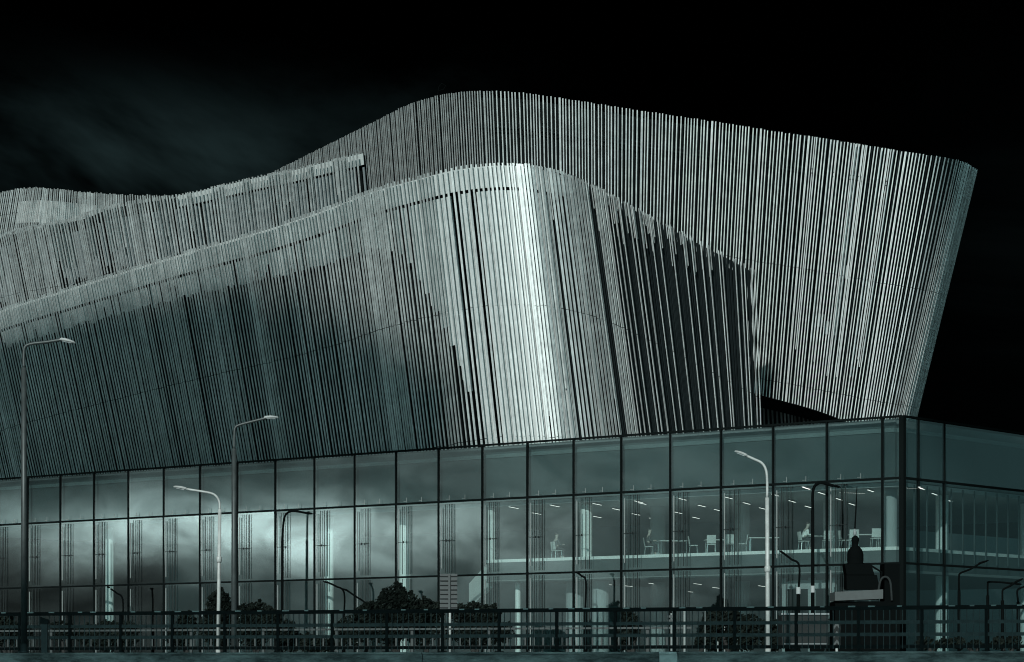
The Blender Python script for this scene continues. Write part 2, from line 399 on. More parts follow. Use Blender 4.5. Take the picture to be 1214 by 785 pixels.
# columns
def column(px, inn, w, za, zb, m=WHITE, sq=False):
    p = fl(s_px(px,inn),inn); q = MB()
    if sq: q.box(p+UP*(za+zb)/2, (w,w,zb-za), (UL,NL,UP))
    else: q.lathe(p+UP*za, [(w/2,0),(w/2,zb-za)], 20)
    q.build('column', m, hall, smooth=False)
for px, w in ((130,.52),(390,.56),(480,.62),(-20,.5)): column(px,2.2,w,ZB,Z2-.36)
column(583,1.0,.26,FZ,Z2-.36,WHITE,True); column(695,1.5,.62,FZ,Z2-.36); column(1056,1.6,.62,FZ,Z2-.36,CEIL)
column(614,1.6,.30,ZB,6.07); column(682,2.4,1.0,ZB,6.07,CEIL); column(712,2.0,.9,ZB,6.07,CEIL)
for px, inn, w in ((780,6,.8),(880,7,.8),(985,8,.8)): 
    column(px,inn,w,FZ,Z2-.36,CEIL); column(px,inn,w,ZB,6.07,CEIL)
for t in (7.2,16.0):
    q = MB(); q.lathe(fr_(t,2.0)+UP*ZB, [(.32,0),(.32,6.1-ZB)], 20); q.build('column', WHITE, hall)
    q = MB(); q.lathe(fr_(t,2.0)+UP*FZ, [(.32,0),(.32,Z2-.36-FZ)], 20); q.build('column', WHITE, hall)
# stair flank falling away at the slab end
a = fl(S_END,1.2); b = fl(S_END+3.0,3.0)
q = MB(); q.hexa([a+UP*5.85, b+UP*4.75, b-NL*.25+UP*4.75, a-NL*.25+UP*5.85, a+UP*FZ, b+UP*6.15, b-NL*.25+UP*6.15, a-NL*.25+UP*FZ]); q.build('stair_flank', WHITE, hall)
# white service doorway frame on the ground floor near the corner
def dframe(px0, px1):
    s0, s1 = s_px(px0,1.6), s_px(px1,1.6); q = MB()
    for s in (s0,s1): q.box(fl(s,1.6,(ZB+5.95)/2), (.28,.2,5.95-ZB), (UL,NL,UP))
    q.box(fl((s0+s1)/2,1.6,5.62), (abs(s0-s1)-.28,.2,.42), (UL,NL,UP)); q.box(fl((s0+s1)/2,1.6,4.05), (abs(s0-s1)-.28,.18,.22), (UL,NL,UP))
    q.build('door_frame', CEIL, hall)
    q = MB(); q.box(fl((s0+s1)/2,1.7,3.6), (abs(s0-s1)-.3,.1,.62), (UL,NL,UP)); q.build('door_panel', GPANEL, hall)
dframe(930,962); dframe(963,988)
# inner skin: bars, light rod and handle behind each panel
for i in range(1,len(LS)-1):
    s1 = LS[i+1]       # left edge in the picture
    d = MB(); l = MB()
    for (za, zb) in ((Z3+.15,Z2-.15),(ZB+.1,Z3-.1)):
        for f, w in ((.18,.045),(.28,.06),(.355,.06)):
            d.bar(fl(s1-3.06*f,-.07,za), fl(s1-3.06*f,-.07,zb), w*.5, .03, UL)
        l.bar(fl(s1-3.06*.09,-.07,za+.25), fl(s1-3.06*.09,-.07,zb-.15), .04, .04, UL)
    d.box(fl(s1-3.06*.21,-.11,(Z3+Z2)/2-.1), (.85,.025,.025), (UL,NL,UP)); d.box(fl(s1-3.06*.21,-.13,(Z3+Z2)/2-.1), (.06,.06,.12), (UL,NL,UP))
    d.build('inner_frame', BARD, hall); l.build('light_rod', BARL, hall)
q = MB()
t = .7
while t < 30: q.bar(fr_(t,.5,Z3+.2), fr_(t,.5,Z2-.2), .06, .06, UR); t += 1.15 if t > 4 else 1.2
q.build('inner_fin', SLAB, hall)
q = MB(); q.box(fr_(2.6,3.0,4.35), (5.4,.1,.9), (UR,NR,UP)); q.build('dark_window_band', FRAME, hall)
q = MB()
for t in (.6,1.9,3.0,4.3): q.box(fr_(t,2.93,4.35), (.18,.03,.9), (UR,NR,UP))
q.box(fr_(2.6,2.93,4.9), (5.4,.05,.14), (UR,NR,UP)); q.build('window_post', BARL, hall)

# ------------------------------------------------------------------ slatted steel screens
def crom(P, t):
    n = len(P); i = min(int(t), n-2); f = t-i
    p1, p2 = P[i], P[i+1]; p0 = P[i-1] if i > 0 else p1*2-p2; p3 = P[i+2] if i+2 < n else p2*2-p1
    return .5*((2*p1)+(p2-p0)*f+(2*p0-5*p1+4*p2-p3)*f*f+(3*p1-p0-3*p2+p3)*f**3)
class Ruled:
    def __init__(s, ctrl):
        s.T = [at(c[0],c[1],c[2]) for c in ctrl]; s.B = [at(c[3],c[4],c[5]) for c in ctrl]
        M = 600; s.tt = [k*(len(ctrl)-1)/M for k in range(M+1)]; s.len = [0]
        pts = [(crom(s.T,t)+crom(s.B,t))/2 for t in s.tt]
        for k in range(M): s.len.append(s.len[-1]+(pts[k+1]-pts[k]).length)
        s.L = s.len[-1]
    def t(s, u):
        lo, hi = 0, len(s.len)-1
        while hi-lo > 1:
            m = (lo+hi)//2
            if s.len[m] <= u: lo = m
            else: hi = m
        f = (u-s.len[lo])/max(1e-6, s.len[hi]-s.len[lo]); return s.tt[lo]+(s.tt[hi]-s.tt[lo])*min(max(f,0),1)
    def ends(s, u):
        t = s.t(u); return crom(s.T,t), crom(s.B,t)
    def frm(s, u):
        T, B = s.ends(u); e = .05; a = s.ends(max(0,u-e)); b = s.ends(min(s.L,u+e))
        tg = ((b[0]+b[1])-(a[0]+a[1])).normalized(); dn = (B-T).normalized()
        n = tg.cross(dn).normalized()
        if n.y > 0: n = -n
        if s.ctr is not None and n.dot(Vector((T.x-s.ctr[0],T.y-s.ctr[1],0))) < 0: n = -n
        return T, B, tg, dn, n
    ctr = None

def slats(R, seed, joints=(), inn=0., wsel=None, u0=0, u1=None, jit=.03, depth=.04, gm=1., sparse=None, yv=.15, yj=.06, skew=0., part=1., pv=.2):
    rd = random.Random(seed); q = MB(); u = u0; u1 = R.L if u1 is None else u1
    pat = []
    while u < u1-.05:
        if not pat:
            k = rd.random()
            if k < .56: pat = [(rd.choice((.095,.105,.115)), rd.choice((.15,.17,.19)))]*rd.randint(3,7)
            elif k < .76: pat = [(rd.choice((.11,.12,.13)), .125)]*rd.randint(3,6)
            elif k < .90: pat = [(.115,.07)]*rd.randint(2,5)
            elif k < .93: pat = [(.19,.12)]
            else: pat = [(.07,.22)]*rd.randint(1,3)
            if wsel: pat = [wsel(rd) for _ in pat]
            yaw = rd.uniform(-yv,yv)
            if sparse is not None and rd.random() < (u-sparse)/(.09*R.L)+.05*(u>sparse):
                pat = [(rd.choice((.06,.075,.09)), rd.choice((.25,.45,.65,.9,1.15)))]; yaw = rd.uniform(-.25,.05)
        w, gp_ = pat.pop()
        T, B, tg, dn, n = R.frm(u+w/2)
        off = n*(-inn+rd.uniform(-.03,.03)); T = T-dn*rd.uniform(-jit,jit)+off; B = B+off
        if part < 1 or skew: B = T.lerp(B, part*rd.uniform(1-pv,1.1))+tg*skew
        Lh = (B-T).length; y_ = yaw+rd.uniform(-yj,yj); ca, sa = math.cos(y_), math.sin(y_)
        side = (tg*ca+n*sa).normalized()
        js = [0]+[j*Lh/1.0 if j < 1 else j for j in joints if j < Lh-.5]+[Lh]
        for i in range(len(js)-1):
            a = T+dn*(js[i]+(.015 if i else 0)); b = T+dn*(js[i+1]-.015)
            q.bar(a, b, w, depth, side)
        u += w+gp_*gm
    return q
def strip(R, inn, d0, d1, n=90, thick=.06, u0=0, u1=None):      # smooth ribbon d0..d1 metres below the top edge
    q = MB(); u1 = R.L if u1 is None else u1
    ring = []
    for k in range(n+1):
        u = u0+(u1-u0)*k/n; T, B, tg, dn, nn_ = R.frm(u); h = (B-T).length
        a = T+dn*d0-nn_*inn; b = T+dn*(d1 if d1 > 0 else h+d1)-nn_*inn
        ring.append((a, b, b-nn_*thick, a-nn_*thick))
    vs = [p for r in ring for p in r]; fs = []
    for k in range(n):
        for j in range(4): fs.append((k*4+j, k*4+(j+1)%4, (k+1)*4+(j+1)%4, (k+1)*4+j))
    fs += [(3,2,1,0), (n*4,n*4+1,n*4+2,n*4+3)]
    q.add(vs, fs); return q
def patches(R, inn, seed, depth_fn, start, wmin=.45, wmax=1.5, prob=1., jitter=0):   # panels of unequal length below the slot
    rd = random.Random(seed); q = MB(); u = 0
    while u < R.L-.1:
        w = min(rd.uniform(wmin,wmax), R.L-u-.02)
        if rd.random() < prob:
            d = depth_fn(u/R.L, rd)
            if d > .2:
                T0, B0, tg, dn0, n0 = R.frm(u+.01); T1, B1, _, dn1, n1 = R.frm(u+w-.01)
                o0, o1 = -n0*inn, -n1*inn; k0, k1 = -n0*.06, -n1*.06; st = start+rd.uniform(0,jitter)
                a, b = T0+dn0*st+o0, T1+dn1*st+o1; c, e = T1+dn1*(st+d)+o1, T0+dn0*(st+d)+o0
                q.hexa([e, c, c+k1, e+k0, a, b, b+k1, a+k0])
        u += w
    return q
def podtop(px): return (568.5-.0696*px) if px < 1072 else 494
# front volume
bt = [(-60,390,170,.22),(0,366,164.5,.22),(75,342,160,.215),(158,316,155,.20),(230,294,150.6,.18),(300,274,146.6,.165),(370,251,143,.15),(435,226,140,.135),(490,210,137.9,.12),(535,199,136.6,.11),(580,193.5,135.8,.11),(620,194,135.5,.115),(655,200,136,.125),(690,212,137.2,.135),(725,229,139.2,.135),(760,248,141.6,.13),(800,269,144.2,.11),(835,288,146.5,.09),(868,305,148.6,.06),(897,321,150.4,.035)]
ctrl = []
for px, py, Yt, sl in bt:
    pyb = podtop(px)+14; ctrl.append((px,py,Yt,px+sl*(pyb-py),pyb,Yt+(2.8 if px < 330 else 2.8-1.6*min(1,(px-330)/160))))
RB = Ruled(ctrl)
def uB(px): # rough share of the front screen at a photo column
    best = min(range(601), key=lambda k: abs((lambda v: CX+F*v.x/v.y)(crom(RB.T,RB.tt[k]))-px)); return RB.len[best]/RB.L
SPARSE_ = uB(635)*RB.L
fs_ = slats(RB, 3, (7.5,14.5), gm=1.0, sparse=SPARSE_).build('front_screen', STEEL, hall)
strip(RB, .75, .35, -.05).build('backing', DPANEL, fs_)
strip(RB, .30, .12, 1.25, thick=.05, u1=uB(694)*RB.L).build('parapet_panel', PANEL, fs_)
uA_, uB_, uC_, uD_, uE_ = uB(150), uB(430), uB(545), uB(660), uB(690)
def dB(f, rd):
    j = rd.uniform(-.1,.1)+(rd.uniform(-.8,.4) if rd.random() < .12 else 0)
    if f < uA_: return 1.0+j
    if f < uB_: return 1.0+.7*(f-uA_)/(uB_-uA_)+j
    if f < uC_: return 1.7+13.5*((f-uB_)/(uC_-uB_))**2.2+j
    if f < uD_: return 16
    return rd.choice((.5,1.2,2.4,3.5)) if f < uE_ else 0
patches(RB, .32, 5, dB, 1.42, .16, .42, .78).build('cladding_panel', PANEL, fs_)
slats(RB, 10, (), .16, lambda rd: (.06,.10) if rd.random() < .8 else (.06,.6), RB.L*uB(650), RB.L*uB(850), .0, .03, part=.17, pv=.75).build('inner_slats', STEEL, fs_)
slats(RB, 9, (), .2, lambda rd: (.08,.10) if rd.random() < .8 else (.08,.7), RB.L*uB(600), RB.L*uB(700), .0, .03, skew=.9, part=.95).build('inner_slats', STEEL, fs_)
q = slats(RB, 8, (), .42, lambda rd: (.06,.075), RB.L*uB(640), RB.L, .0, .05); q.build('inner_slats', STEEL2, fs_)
# rear volume
aT = [(318,207,180,.10,330),(360,186,175.5,.09,330),(400,166,171,.085,330),(440,146,166.6,.08,330),(480,126,162.8,.07,330),(515,114.5,160.4,.06,340),(550,109,158.8,.05,350),(585,108,158,.04,360),(620,110,157.7,.03,370),(660,115.5,157.6,.015,390),(720,125,157.5,.0,410),(800,137,157.3,-.03,435),(900,152.5,156.8,-.06,463),(1000,168,156,-.11,486),(1080,181,155.2,-.165,508),(1120,187,154.8,-.205,509),(1140,191,155.4,-.23,509),(1152,197,157.4,-.242,509),(1157,205,160.2,-.245,509)]
ctrl = [(px,py,Yt,px+sl*(pb-py),pb,Yt+4.2) for px,py,Yt,sl,pb in aT]
Zr = at(1157,205,151).z
for dY, dX in ((3,-.9),(9,-3.2),(22,-8)):
    T = at(1157,205,160.2)+Vector((dX,dY,0)); Bm = at(1157-.245*304,509,164.4)+Vector((dX,dY,0))
    ctrl.append((CX+F*T.x/T.y, HY-F*(T.z-CZ)/T.y, T.y, CX+F*Bm.x/Bm.y, HY-F*(Bm.z-CZ)/Bm.y, Bm.y))
RA = Ruled(ctrl); RA.ctr = (6,176)
def nar(rd):
    k = rd.random()
    return (.12,.10) if k < .06 else (rd.choice((.06,.07,.075)), rd.choice((.095,.11,.13,.16)))
rs_ = slats(RA, 21, (8.0,15.2), wsel=nar, gm=1.15, yv=.13, yj=.12).build('rear_screen', STEEL, hall)
def uA(px):
    best = min(range(int(601*.83)), key=lambda k: abs((lambda v: CX+F*v.x/v.y)(crom(RA.T,RA.tt[k]))-px)); return RA.len[best]
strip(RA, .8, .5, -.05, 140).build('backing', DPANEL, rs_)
q = MB()
for dd in (1.9,2.15):
    st = strip(RA, .25, dd, dd+.05, 140, .04); q.add(st.v, st.f)
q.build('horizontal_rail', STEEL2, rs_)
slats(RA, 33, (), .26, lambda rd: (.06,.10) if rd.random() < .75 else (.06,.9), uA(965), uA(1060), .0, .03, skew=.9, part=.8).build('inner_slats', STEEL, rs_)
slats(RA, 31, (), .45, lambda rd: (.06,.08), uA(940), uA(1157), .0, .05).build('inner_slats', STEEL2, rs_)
def dA(f, rd):
    u = f*RA.L
    return rd.choice((.4,.8,1.6)) if uA(985) < u < uA(1050) else 0
patches(RA, .52, 13, dA, 6.0, .3, .7, .8, 5.0).build('cladding_panel', PANEL, rs_)
# side volume between them
cT = [(-60,296,177,.21),(0,276,172.5,.2),(45,266,169,.2),(85,258,167,.195),(110,248.5,165.5,.19),(145,240,164,.18),(180,234.5,162.5,.17),(220,229,161,.15),(260,219.5,160,.13),(300,210,158.5,.12),(340,202,157,.11),(380,192.5,155.5,.10),(427,181.5,154,.09)]
def btop(px):
    P = bt
    for i in range(len(P)-1):
        if P[i][0] <= px <= P[i+1][0]: return P[i][1]+(P[i+1][1]-P[i][1])*(px-P[i][0])/(P[i+1][0]-P[i][0])
    return P[0][1]
ctrl = [(px,py,Yt,px+sl*(btop(px)+45-py),btop(px)+45,Yt+2) for px,py,Yt,sl in cT]
RC = Ruled(ctrl)
ss_ = slats(RC, 41, (4.2,), gm=1.0).build('side_screen', STEEL, hall)
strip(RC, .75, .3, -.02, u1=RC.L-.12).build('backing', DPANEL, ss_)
patches(RC, .40, 43, lambda f, rd: rd.uniform(2.6,4.3), .95, .16, .5, .8).build('cladding_panel', GPANEL, ss_)
strip(RC, .42, .12, .80, thick=.05, u0=RC.L*.62, u1=RC.L-.05).build('parapet_panel', PANEL, ss_)
slats(RC, 47, (), .26, lambda rd: (.08,.10) if rd.random() < .82 else (.08,1.5), .2, RC.L*.97, .0, .03, skew=1.3, part=.42).build('inner_slats', STEEL, ss_)
# far volume at the left edge
dT = [(-60,244,206,-.15),(0,228.5,201,-.16),(30,223,198.5,-.15),(60,223.5,196,-.10),(110,228.5,192.5,-.02),(150,231,190,.04),(200,232,187,.08),(255,240,184,.1)]
RD_ = Ruled([(px,py,Yt,px+sl*90,py+90,Yt+.8) for px,py,Yt,sl in dT])
ds_ = slats(RD_, 51, (1.9,), jit=.06).build('far_screen', STEEL, hall)
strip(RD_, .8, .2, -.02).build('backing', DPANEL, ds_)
strip(RD_, .5, .9, 2.6, u0=RD_.L*.28, u1=RD_.L*.72).build('cladding_panel', PANEL, ds_)
# low screen seen in the gap under the rear volume
RE = Ruled([(880,472,168,880,505,168),(906,481,167,907,506,167),(945,491,166,946,506,166),(975,499,165,976,506,165)])
slats(RE, 61, (), jit=.02).build('lower_screen', STEEL, hall)
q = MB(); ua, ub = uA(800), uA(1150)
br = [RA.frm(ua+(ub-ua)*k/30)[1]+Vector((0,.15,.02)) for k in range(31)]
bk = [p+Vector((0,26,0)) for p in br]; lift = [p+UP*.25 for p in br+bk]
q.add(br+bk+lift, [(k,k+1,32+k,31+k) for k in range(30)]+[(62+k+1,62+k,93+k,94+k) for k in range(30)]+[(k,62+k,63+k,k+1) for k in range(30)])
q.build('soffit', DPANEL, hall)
# roof decks inside the volumes
q = MB()
for R_, d in ((RA,2.6),(RB,2.2)):
    pts = [R_.frm(R_.L*k/40) for k in range(41)]
    ring = [p[0]+p[3]*d-p[4]*.9 for p in pts]
    back = [Vector((p.x+ (14-p.x)*.5, max(p.y+2, 176 if R_ is RB else 192), p.z)) for p in ring]
    q.add(ring+back, [(k,k+1,42+k,41+k) for k in range(40)])
q.build('roof_deck', ROOFM, hall)
q = MB(); p = at(519,113,161)
q.tube([p, p+Vector((.05,0,.5)), p+Vector((.25,0,.75)), p+Vector((.5,0,.6)), p+Vector((.35,0,.35)), p+Vector((.1,0,.3))], .025, 6); q.build('roof_antenna', BLACKP, hall)

# ------------------------------------------------------------------ ceiling lights
LD = Vector((.316,.949,0))
def clight(px, py, Zc, label, group):
    Yv = (Zc-CZ)*F/(HY-py); p = at(px,py,Yv)
    t = empty('ceiling_light', p+UP*.02, label, 'ceiling light', group)
    q = MB(); q.bar(p-LD*.78+UP*.03, p+LD*.78+UP*.03, .12, .05, UP.cross(LD)); q.build('housing', BARL, t)
    q = MB(); q.bar(p-LD*.76, p+LD*.76, .07, .008, UP.cross(LD)); q.build('diffuser', LIGHTM, t)
CU = Z2-.43
up_l = [(609,602),(636,609),(658,600),(708,598),(708,613),(731,604),(757,595),(754,610),(774,615),(761,597),(809,592),(832,600),(804,608),(825,614),(851,605),(864,590.5),(885,597),(875,612),(904,603),(919,587),(939,594.6),(958,601),(956,579),(974,585),(994.5,592),(1010,598),(1032,582)]
for px, py in up_l: clight(px, py, CU, 'slim lit strip light on the upper floor ceiling behind the long glass front', 'strip lights on the upper ceiling')
for px, py in ((1093,579.5),(1108,586),(1126,594)): clight(px, py, CU, 'slim lit strip light on the upper ceiling right of the glass corner', 'strip lights right of the corner')
for px, py in ((720,693),(745,695),(774,692),(827,692.5),(849,697),(882,691.5),(903,695),(820,702)): clight(px, py, 6.0, 'slim lit strip light on the lower floor ceiling', 'strip lights on the lower ceiling')

# ------------------------------------------------------------------ chairs, tables and people on the upper floor
def make_chair():
    t = empty('office_chair', (0,0,0), '', 'chair', 'chairs on the upper floor')
    q = MB(); q.box((0,0,.455), (.44,.43,.03)); q.build('seat', CHAIRW, t)
    q = MB(); n = 8
    for k in range(n):     # curved back shell, chair faces +Y
        a0, a1 = -.23+.46*k/n, -.23+.46*(k+1)/n; y0, y1 = -.23+.5*a0*a0, -.23+.5*a1*a1
        q.hexa([(a0,y0,.50),(a1,y1,.50),(a1,y1+.02,.50),(a0,y0+.02,.50),(a0,y0-.07,.92),(a1,y1-.07,.92),(a1,y1-.05,.92),(a0,y0-.05,.92)])
    q.build('backrest', CHAIRW, t)
    for sx in (-1,1):
        for sy in (-1,1):
            q = MB(); q.tube([(sx*.19,sy*.17,.44),(sx*.225,sy*.22,0)], .016, 6); q.build('leg', CHROME, t)
    return t
proto = make_chair(); firstc = [True]
def floor_pt(px, inn): return fl(s_px(px,inn),inn,FZ)
def chair(px, inn, deg, label):
    c = proto if firstc[0] else copy_tree(proto); firstc[0] = False
    c.location = floor_pt(px,inn); c.rotation_euler.z = math.radians(deg); c['label'] = label
chair(769,2.0,-90,'white chair in side view facing right, under a seated person left of the first table')
chair(822,2.2,-90,'white chair in side view, left end of the table group in the middle bay')
chair(843,1.8,0,'white chair seen square from behind, just left of a mullion by the middle table')
chair(864,1.9,8,'white chair seen from behind, just right of a mullion by the middle table')
chair(880,2.3,90,'white chair in side view facing left toward the middle table')
chair(953,1.9,-75,'white chair under the seated person in the white shirt')
chair(981,1.9,5,'pale chair from behind beside the tall black lamp post')
chair(1001,2.3,-80,'narrow side view white chair left of the black spire tip')
chair(1012,1.8,0,'white chair directly behind the black spire tip')
chair(1038,1.6,4,'largest white chair, nearest to the glass corner')
chair(660,2.4,-60,'pale chair under the seated person in the bay left of the white column')
def make_table():
    t = empty('meeting_table', (0,0,0), '', 'table', 'tables on the upper floor')
    q = MB(); q.box((0,0,.735), (1.5,.75,.03)); q.build('tabletop', CHAIRW, t)
    for sx in (-1,1):
        for sy in (-1,1):
            q = MB(); q.tube([(sx*.66,sy*.30,.72),(sx*.66,sy*.30,0)], .022, 6); q.build('leg', CHROME, t)
    return t
tp = make_table(); ft = [True]
for px, inn, deg, lb in ((797,2.4,10,'thin white table right of the seated person in dark trousers'),(853,3.0,5,'thin white table between the white chairs of the middle bay'),(905,2.6,0,'thin white table behind the pale lamp post'),(972,3.0,0,'thin white table in front of the person in the white shirt'),(1024,3.0,0,'thin white table among chairs behind the black spire')):
    c = tp if ft[0] else copy_tree(tp); ft[0] = False
    c.location = floor_pt(px,inn); c.rotation_euler.z = math.radians(deg); c['label'] = lb

def skin_mesh(name, pts, edges, root, parent, m, lvl=2):
    me = bpy.data.meshes.new(name); me.from_pydata([p[:3] for p in pts], edges, [])
    o = bpy.data.objects.new(name, me); COL.objects.link(o)
    sk = o.modifiers.new('skin','SKIN'); sb = o.modifiers.new('sub','SUBSURF'); sb.levels = lvl; sb.render_levels = lvl
    for i, p in enumerate(pts): me.skin_vertices[0].data[i].radius = (p[3], p[4] if len(p) > 4 else p[3])
    me.skin_vertices[0].data[root].use_root = True
    dg = bpy.context.evaluated_depsgraph_get(); nm = bpy.data.meshes.new_from_object(o.evaluated_get(dg))
    bpy.data.objects.remove(o); nm.name = name; nm.materials.clear(); nm.materials.append(m)
    for p in nm.polygons: p.use_smooth = True
    r = bpy.data.objects.new(name, nm); COL.objects.link(r); r.parent = parent; return r
def person(loc, deg, lean, label, shirt):
    t = empty('person', loc, label, 'person'); t.rotation_euler.z = math.radians(deg)
    # seated, facing +Y: pelvis on the seat, shins down, forearms forward
    y = lambda z: -.06+lean*max(0, z-.5)
    P = [(0,-.06,.56,.15,.12),(0,y(.78),.78,.14,.10),(0,y(.98),.98,.17,.10),(0,y(1.10)+.01,1.10,.055),(0,y(1.2)+.03,1.19,.075,.085),(0,y(1.2)+.04,1.29,.085,.10),(0,y(1.2)+.03,1.36,.06,.07)]
    E = [(0,1),(1,2),(2,3),(3,4),(4,5),(5,6)]
    for sx in (-1,1):
        b = len(P); P += [(sx*.20,y(.98)+.02,.99,.055),(sx*.25,y(.8)+.08,.76,.042),(sx*.20,y(.8)+.33,.78,.034),(sx*.19,y(.8)+.43,.78,.036,.02)]
        E += [(2,b),(b,b+1),(b+1,b+2),(b+2,b+3)]
        b = len(P); P += [(sx*.10,.02,.56,.085),(sx*.12,.36,.55,.062),(sx*.12,.34,.12,.042),(sx*.12,.38,.045,.042,.035),(sx*.12,.50,.03,.036,.025)]
        E += [(0,b),(b,b+1),(b+1,b+2),(b+2,b+3),(b+3,b+4)]
    skin_mesh('body', P, E, 0, t, SKIN)
    Q = [(0,-.06,.60,.165,.135),(0,y(.78),.78,.155,.118),(0,y(.98),.985,.185,.115),(0,y(1.05),1.055,.085)]; E2 = [(0,1),(1,2),(2,3)]
    for sx in (-1,1):
        b = len(Q); Q += [(sx*.205,y(.98)+.02,.99,.067),(sx*.252,y(.8)+.08,.765,.056),(sx*.21,y(.8)+.27,.778,.045)]; E2 += [(2,b),(b,b+1),(b+1,b+2)]
    skin_mesh('shirt', Q, E2, 0, t, shirt)
    Q = [(0,-.06,.545,.165,.13)]; E2 = []
    for sx in (-1,1):
        b = len(Q); Q += [(sx*.10,.04,.555,.098),(sx*.12,.37,.55,.075),(sx*.12,.345,.14,.056)]; E2 += [(0,b),(b,b+1),(b+1,b+2)]
    skin_mesh('trousers', Q, E2, 0, t, TROUS)
    skin_mesh('hair', [(0,y(1.2)+.005,1.27,.075,.09),(0,y(1.2)+.01,1.345,.088,.095),(0,y(1.2)+.03,1.39,.06)], [(0,1),(1,2)], 0, t, HAIR)
    q = MB(); 
    for sx in (-1,1): q.lathe((sx*.034,y(1.2)+.128,1.285), [(.004,-.008),(.011,0),(.004,.008)], 8)
    q.v = [tuple(v) for v in q.v]; o = q.build('eyes', HAIR, None); o.parent = t
    return t
person(floor_pt(953,1.9), -75, .35, 'person in a white shirt seated leaning forward, left of the tall black lamp post', SHIRTW)
person(floor_pt(660,2.4), -60, .05, 'person in dark clothes seated upright in the bay left of the white column', SHIRTD)
person(floor_pt(769,2.0), -90, .12, 'person in dark trousers seated in side view at the leftmost table', SHIRTD)

# ------------------------------------------------------------------ lamp posts
def arc(pts, n=6):      # smooth a polyline
    P = [Vector(p) for p in pts]; out = []
    for k in range((len(P)-1)*n+1): out.append(crom(P, k/n))
    return out
def lamp(base_px, Yv, baseZ, pole_top, r0, r1, path, head, label, mp, mh=None, group=None, band=False, collar=None, name='street_lamp'):
    """path: photo points of the bent arm, at depth Yv; head: two end points"""
    b = at(base_px, HY, Yv); b.z = baseZ
    t = empty(name, b, label, 'street lamp', group)
    top = at(pole_top[0], pole_top[1], Yv)
    q = MB(); q.tube([b, b+(top-b)*.5, top], [r0, (r0+r0*.85)/2, r0*.85], 12); q.lathe(b, [(r0*1.9,0),(r0*1.9,.03),(r0*1.15,.06),(r0*1.15,.25)], 12); q.build('pole', mp, t, True)
    pts = arc([top]+[at(p[0],p[1],Yv) for p in path])
    q = MB(); q.tube(pts, r1, 8); q.build('arm', mp, t, True)
    if collar:
        q = MB(); c = b+(top-b)*collar; q.lathe(c, [(r0*1.05,-.1),(r0*1.35,-.06),(r0*1.35,.06),(r0*1.05,.1)], 12); q.build('collar', mp, t, True)
    h0, h1 = at(head[0][0],head[0][1],Yv), at(head[1][0],head[1][1],Yv); d = (h1-h0); ln = d.length; d.normalize()
    sd_ = Vector((0,1,0)); n_ = d.cross(sd_).normalized()
    if n_.z < 0: n_ = -n_
    q = MB(); prof = [(0,.05,.035),(.12,.10,.055),(.5,.13,.06),(.85,.11,.04),(1,.06,.02)]; ring = []
    for f, w, hgt in prof:
        c = h0+d*ln*f; ring += [c-sd_*w, c-sd_*w*.6+n_*hgt, c+sd_*w*.6+n_*hgt, c+sd_*w, c+sd_*w*.8-n_*.02, c-sd_*w*.8-n_*.02]
    fs = [tuple(range(5,-1,-1)), tuple(range(24,30))]
    for i in range(4):
        for k in range(6): fs.append((i*6+k, i*6+(k+1)%6, (i+1)*6+(k+1)%6, (i+1)*6+k))
    q.add(ring, fs); hd = q.build('lamp_head', mh or LHEAD, t)
    q = MB(); c = h0+d*ln*.5-n_*.03; q.box(c, (ln*.6,.15,.02), (d,sd_,n_)); q.build('lens', LENS if mh is None else mh, hd)
    if band:
        q = MB(); q.lathe(b+UP*band, [(r0*1.08,0),(r0*1.08,.32)], 12); q.build('white_band', CEIL, t)
    return t
lamp(28.5,71.0,2.06,(28.3,436),.088,.045,[(28.3,420),(30,411),(38,407.5),(55,405.5),(74,402.5)],((71,402.5),(89,406.5)),'tall grey lamp post at the left edge, standing in front of the railing',GALV)
lamp(277.5,78,DECK,(277.5,532),.088,.043,[(277.8,515),(279,507),(285,503.5),(300,499.5),(316,495.5)],((313,495.5),(330,495)),'tall grey lamp post behind the railing, its arm above the glass storey',GALV)
lamp(258.5,80,DECK,(260.5,604),.062,.036,[(260,595),(256,588),(249,584.5),(235,582),(219,579.5)],((222,580.3),(206,577)),'slim pale lamp post curving left, just left of a tall grey post',PALEP,None,None,False,.66)
lamp(910.5,79,DECK,(909.5,590),.072,.042,[(909.5,570),(908,557),(903,549),(893,544),(883,539.5)],((886,541),(871,535)),'white lamp post curving left in front of the right half of the glass',PALEP,None,None,False,.55)
def out_front(px, d):   # a spot d metres before the glass, in the column px of the photograph
    return fl(s_px(px,-d),-d).y
lamp(334,out_front(334,1.0),DECK,(335,640),.085,.06,[(336,620),(339,610),(346,606),(356,607),(367,609)],((365,608.5),(378,610.5)),'black lamp post with hooked arm to the right, before the left part of the glass',BLACKP,BLACKP)
lamp(963.5,out_front(963.5,1.3),DECK,(963.5,604),.092,.07,[(963.5,586),(965.5,577),(971,573),(979,573.5),(988,576)],((986,575.5),(997,578)),'tallest black lamp post, white banded, between the pale lamp post and the glass corner',BLACKP,BLACKP,None,3.15)
sh = [(145.5,1.2,[(145.5,711),(138,703),(131,698)],(130.5,697),(126.5,696),'short black lamp post by the second white column from the left'),
      (407.5,1.2,[(408,703),(398,695),(387,690)],(389,691),(383,689.5),'short black lamp post right of the brightest white column'),
      (434,2.4,[(432,714),(420,706),(410,699)],(412,700.5),(404,697.5),'short black lamp rising out of the dark tree, arm to the upper left'),
      (694,1.2,[(694.5,689),(689,682.5),(684.5,679)],(686,680),(682,678),'short black lamp post before the pale column in the middle bay'),
      (946.5,1.3,[(947.5,671),(938,663),(929,656)],(930,657),(924,653),'short white banded black lamp post left of the tallest black one')]
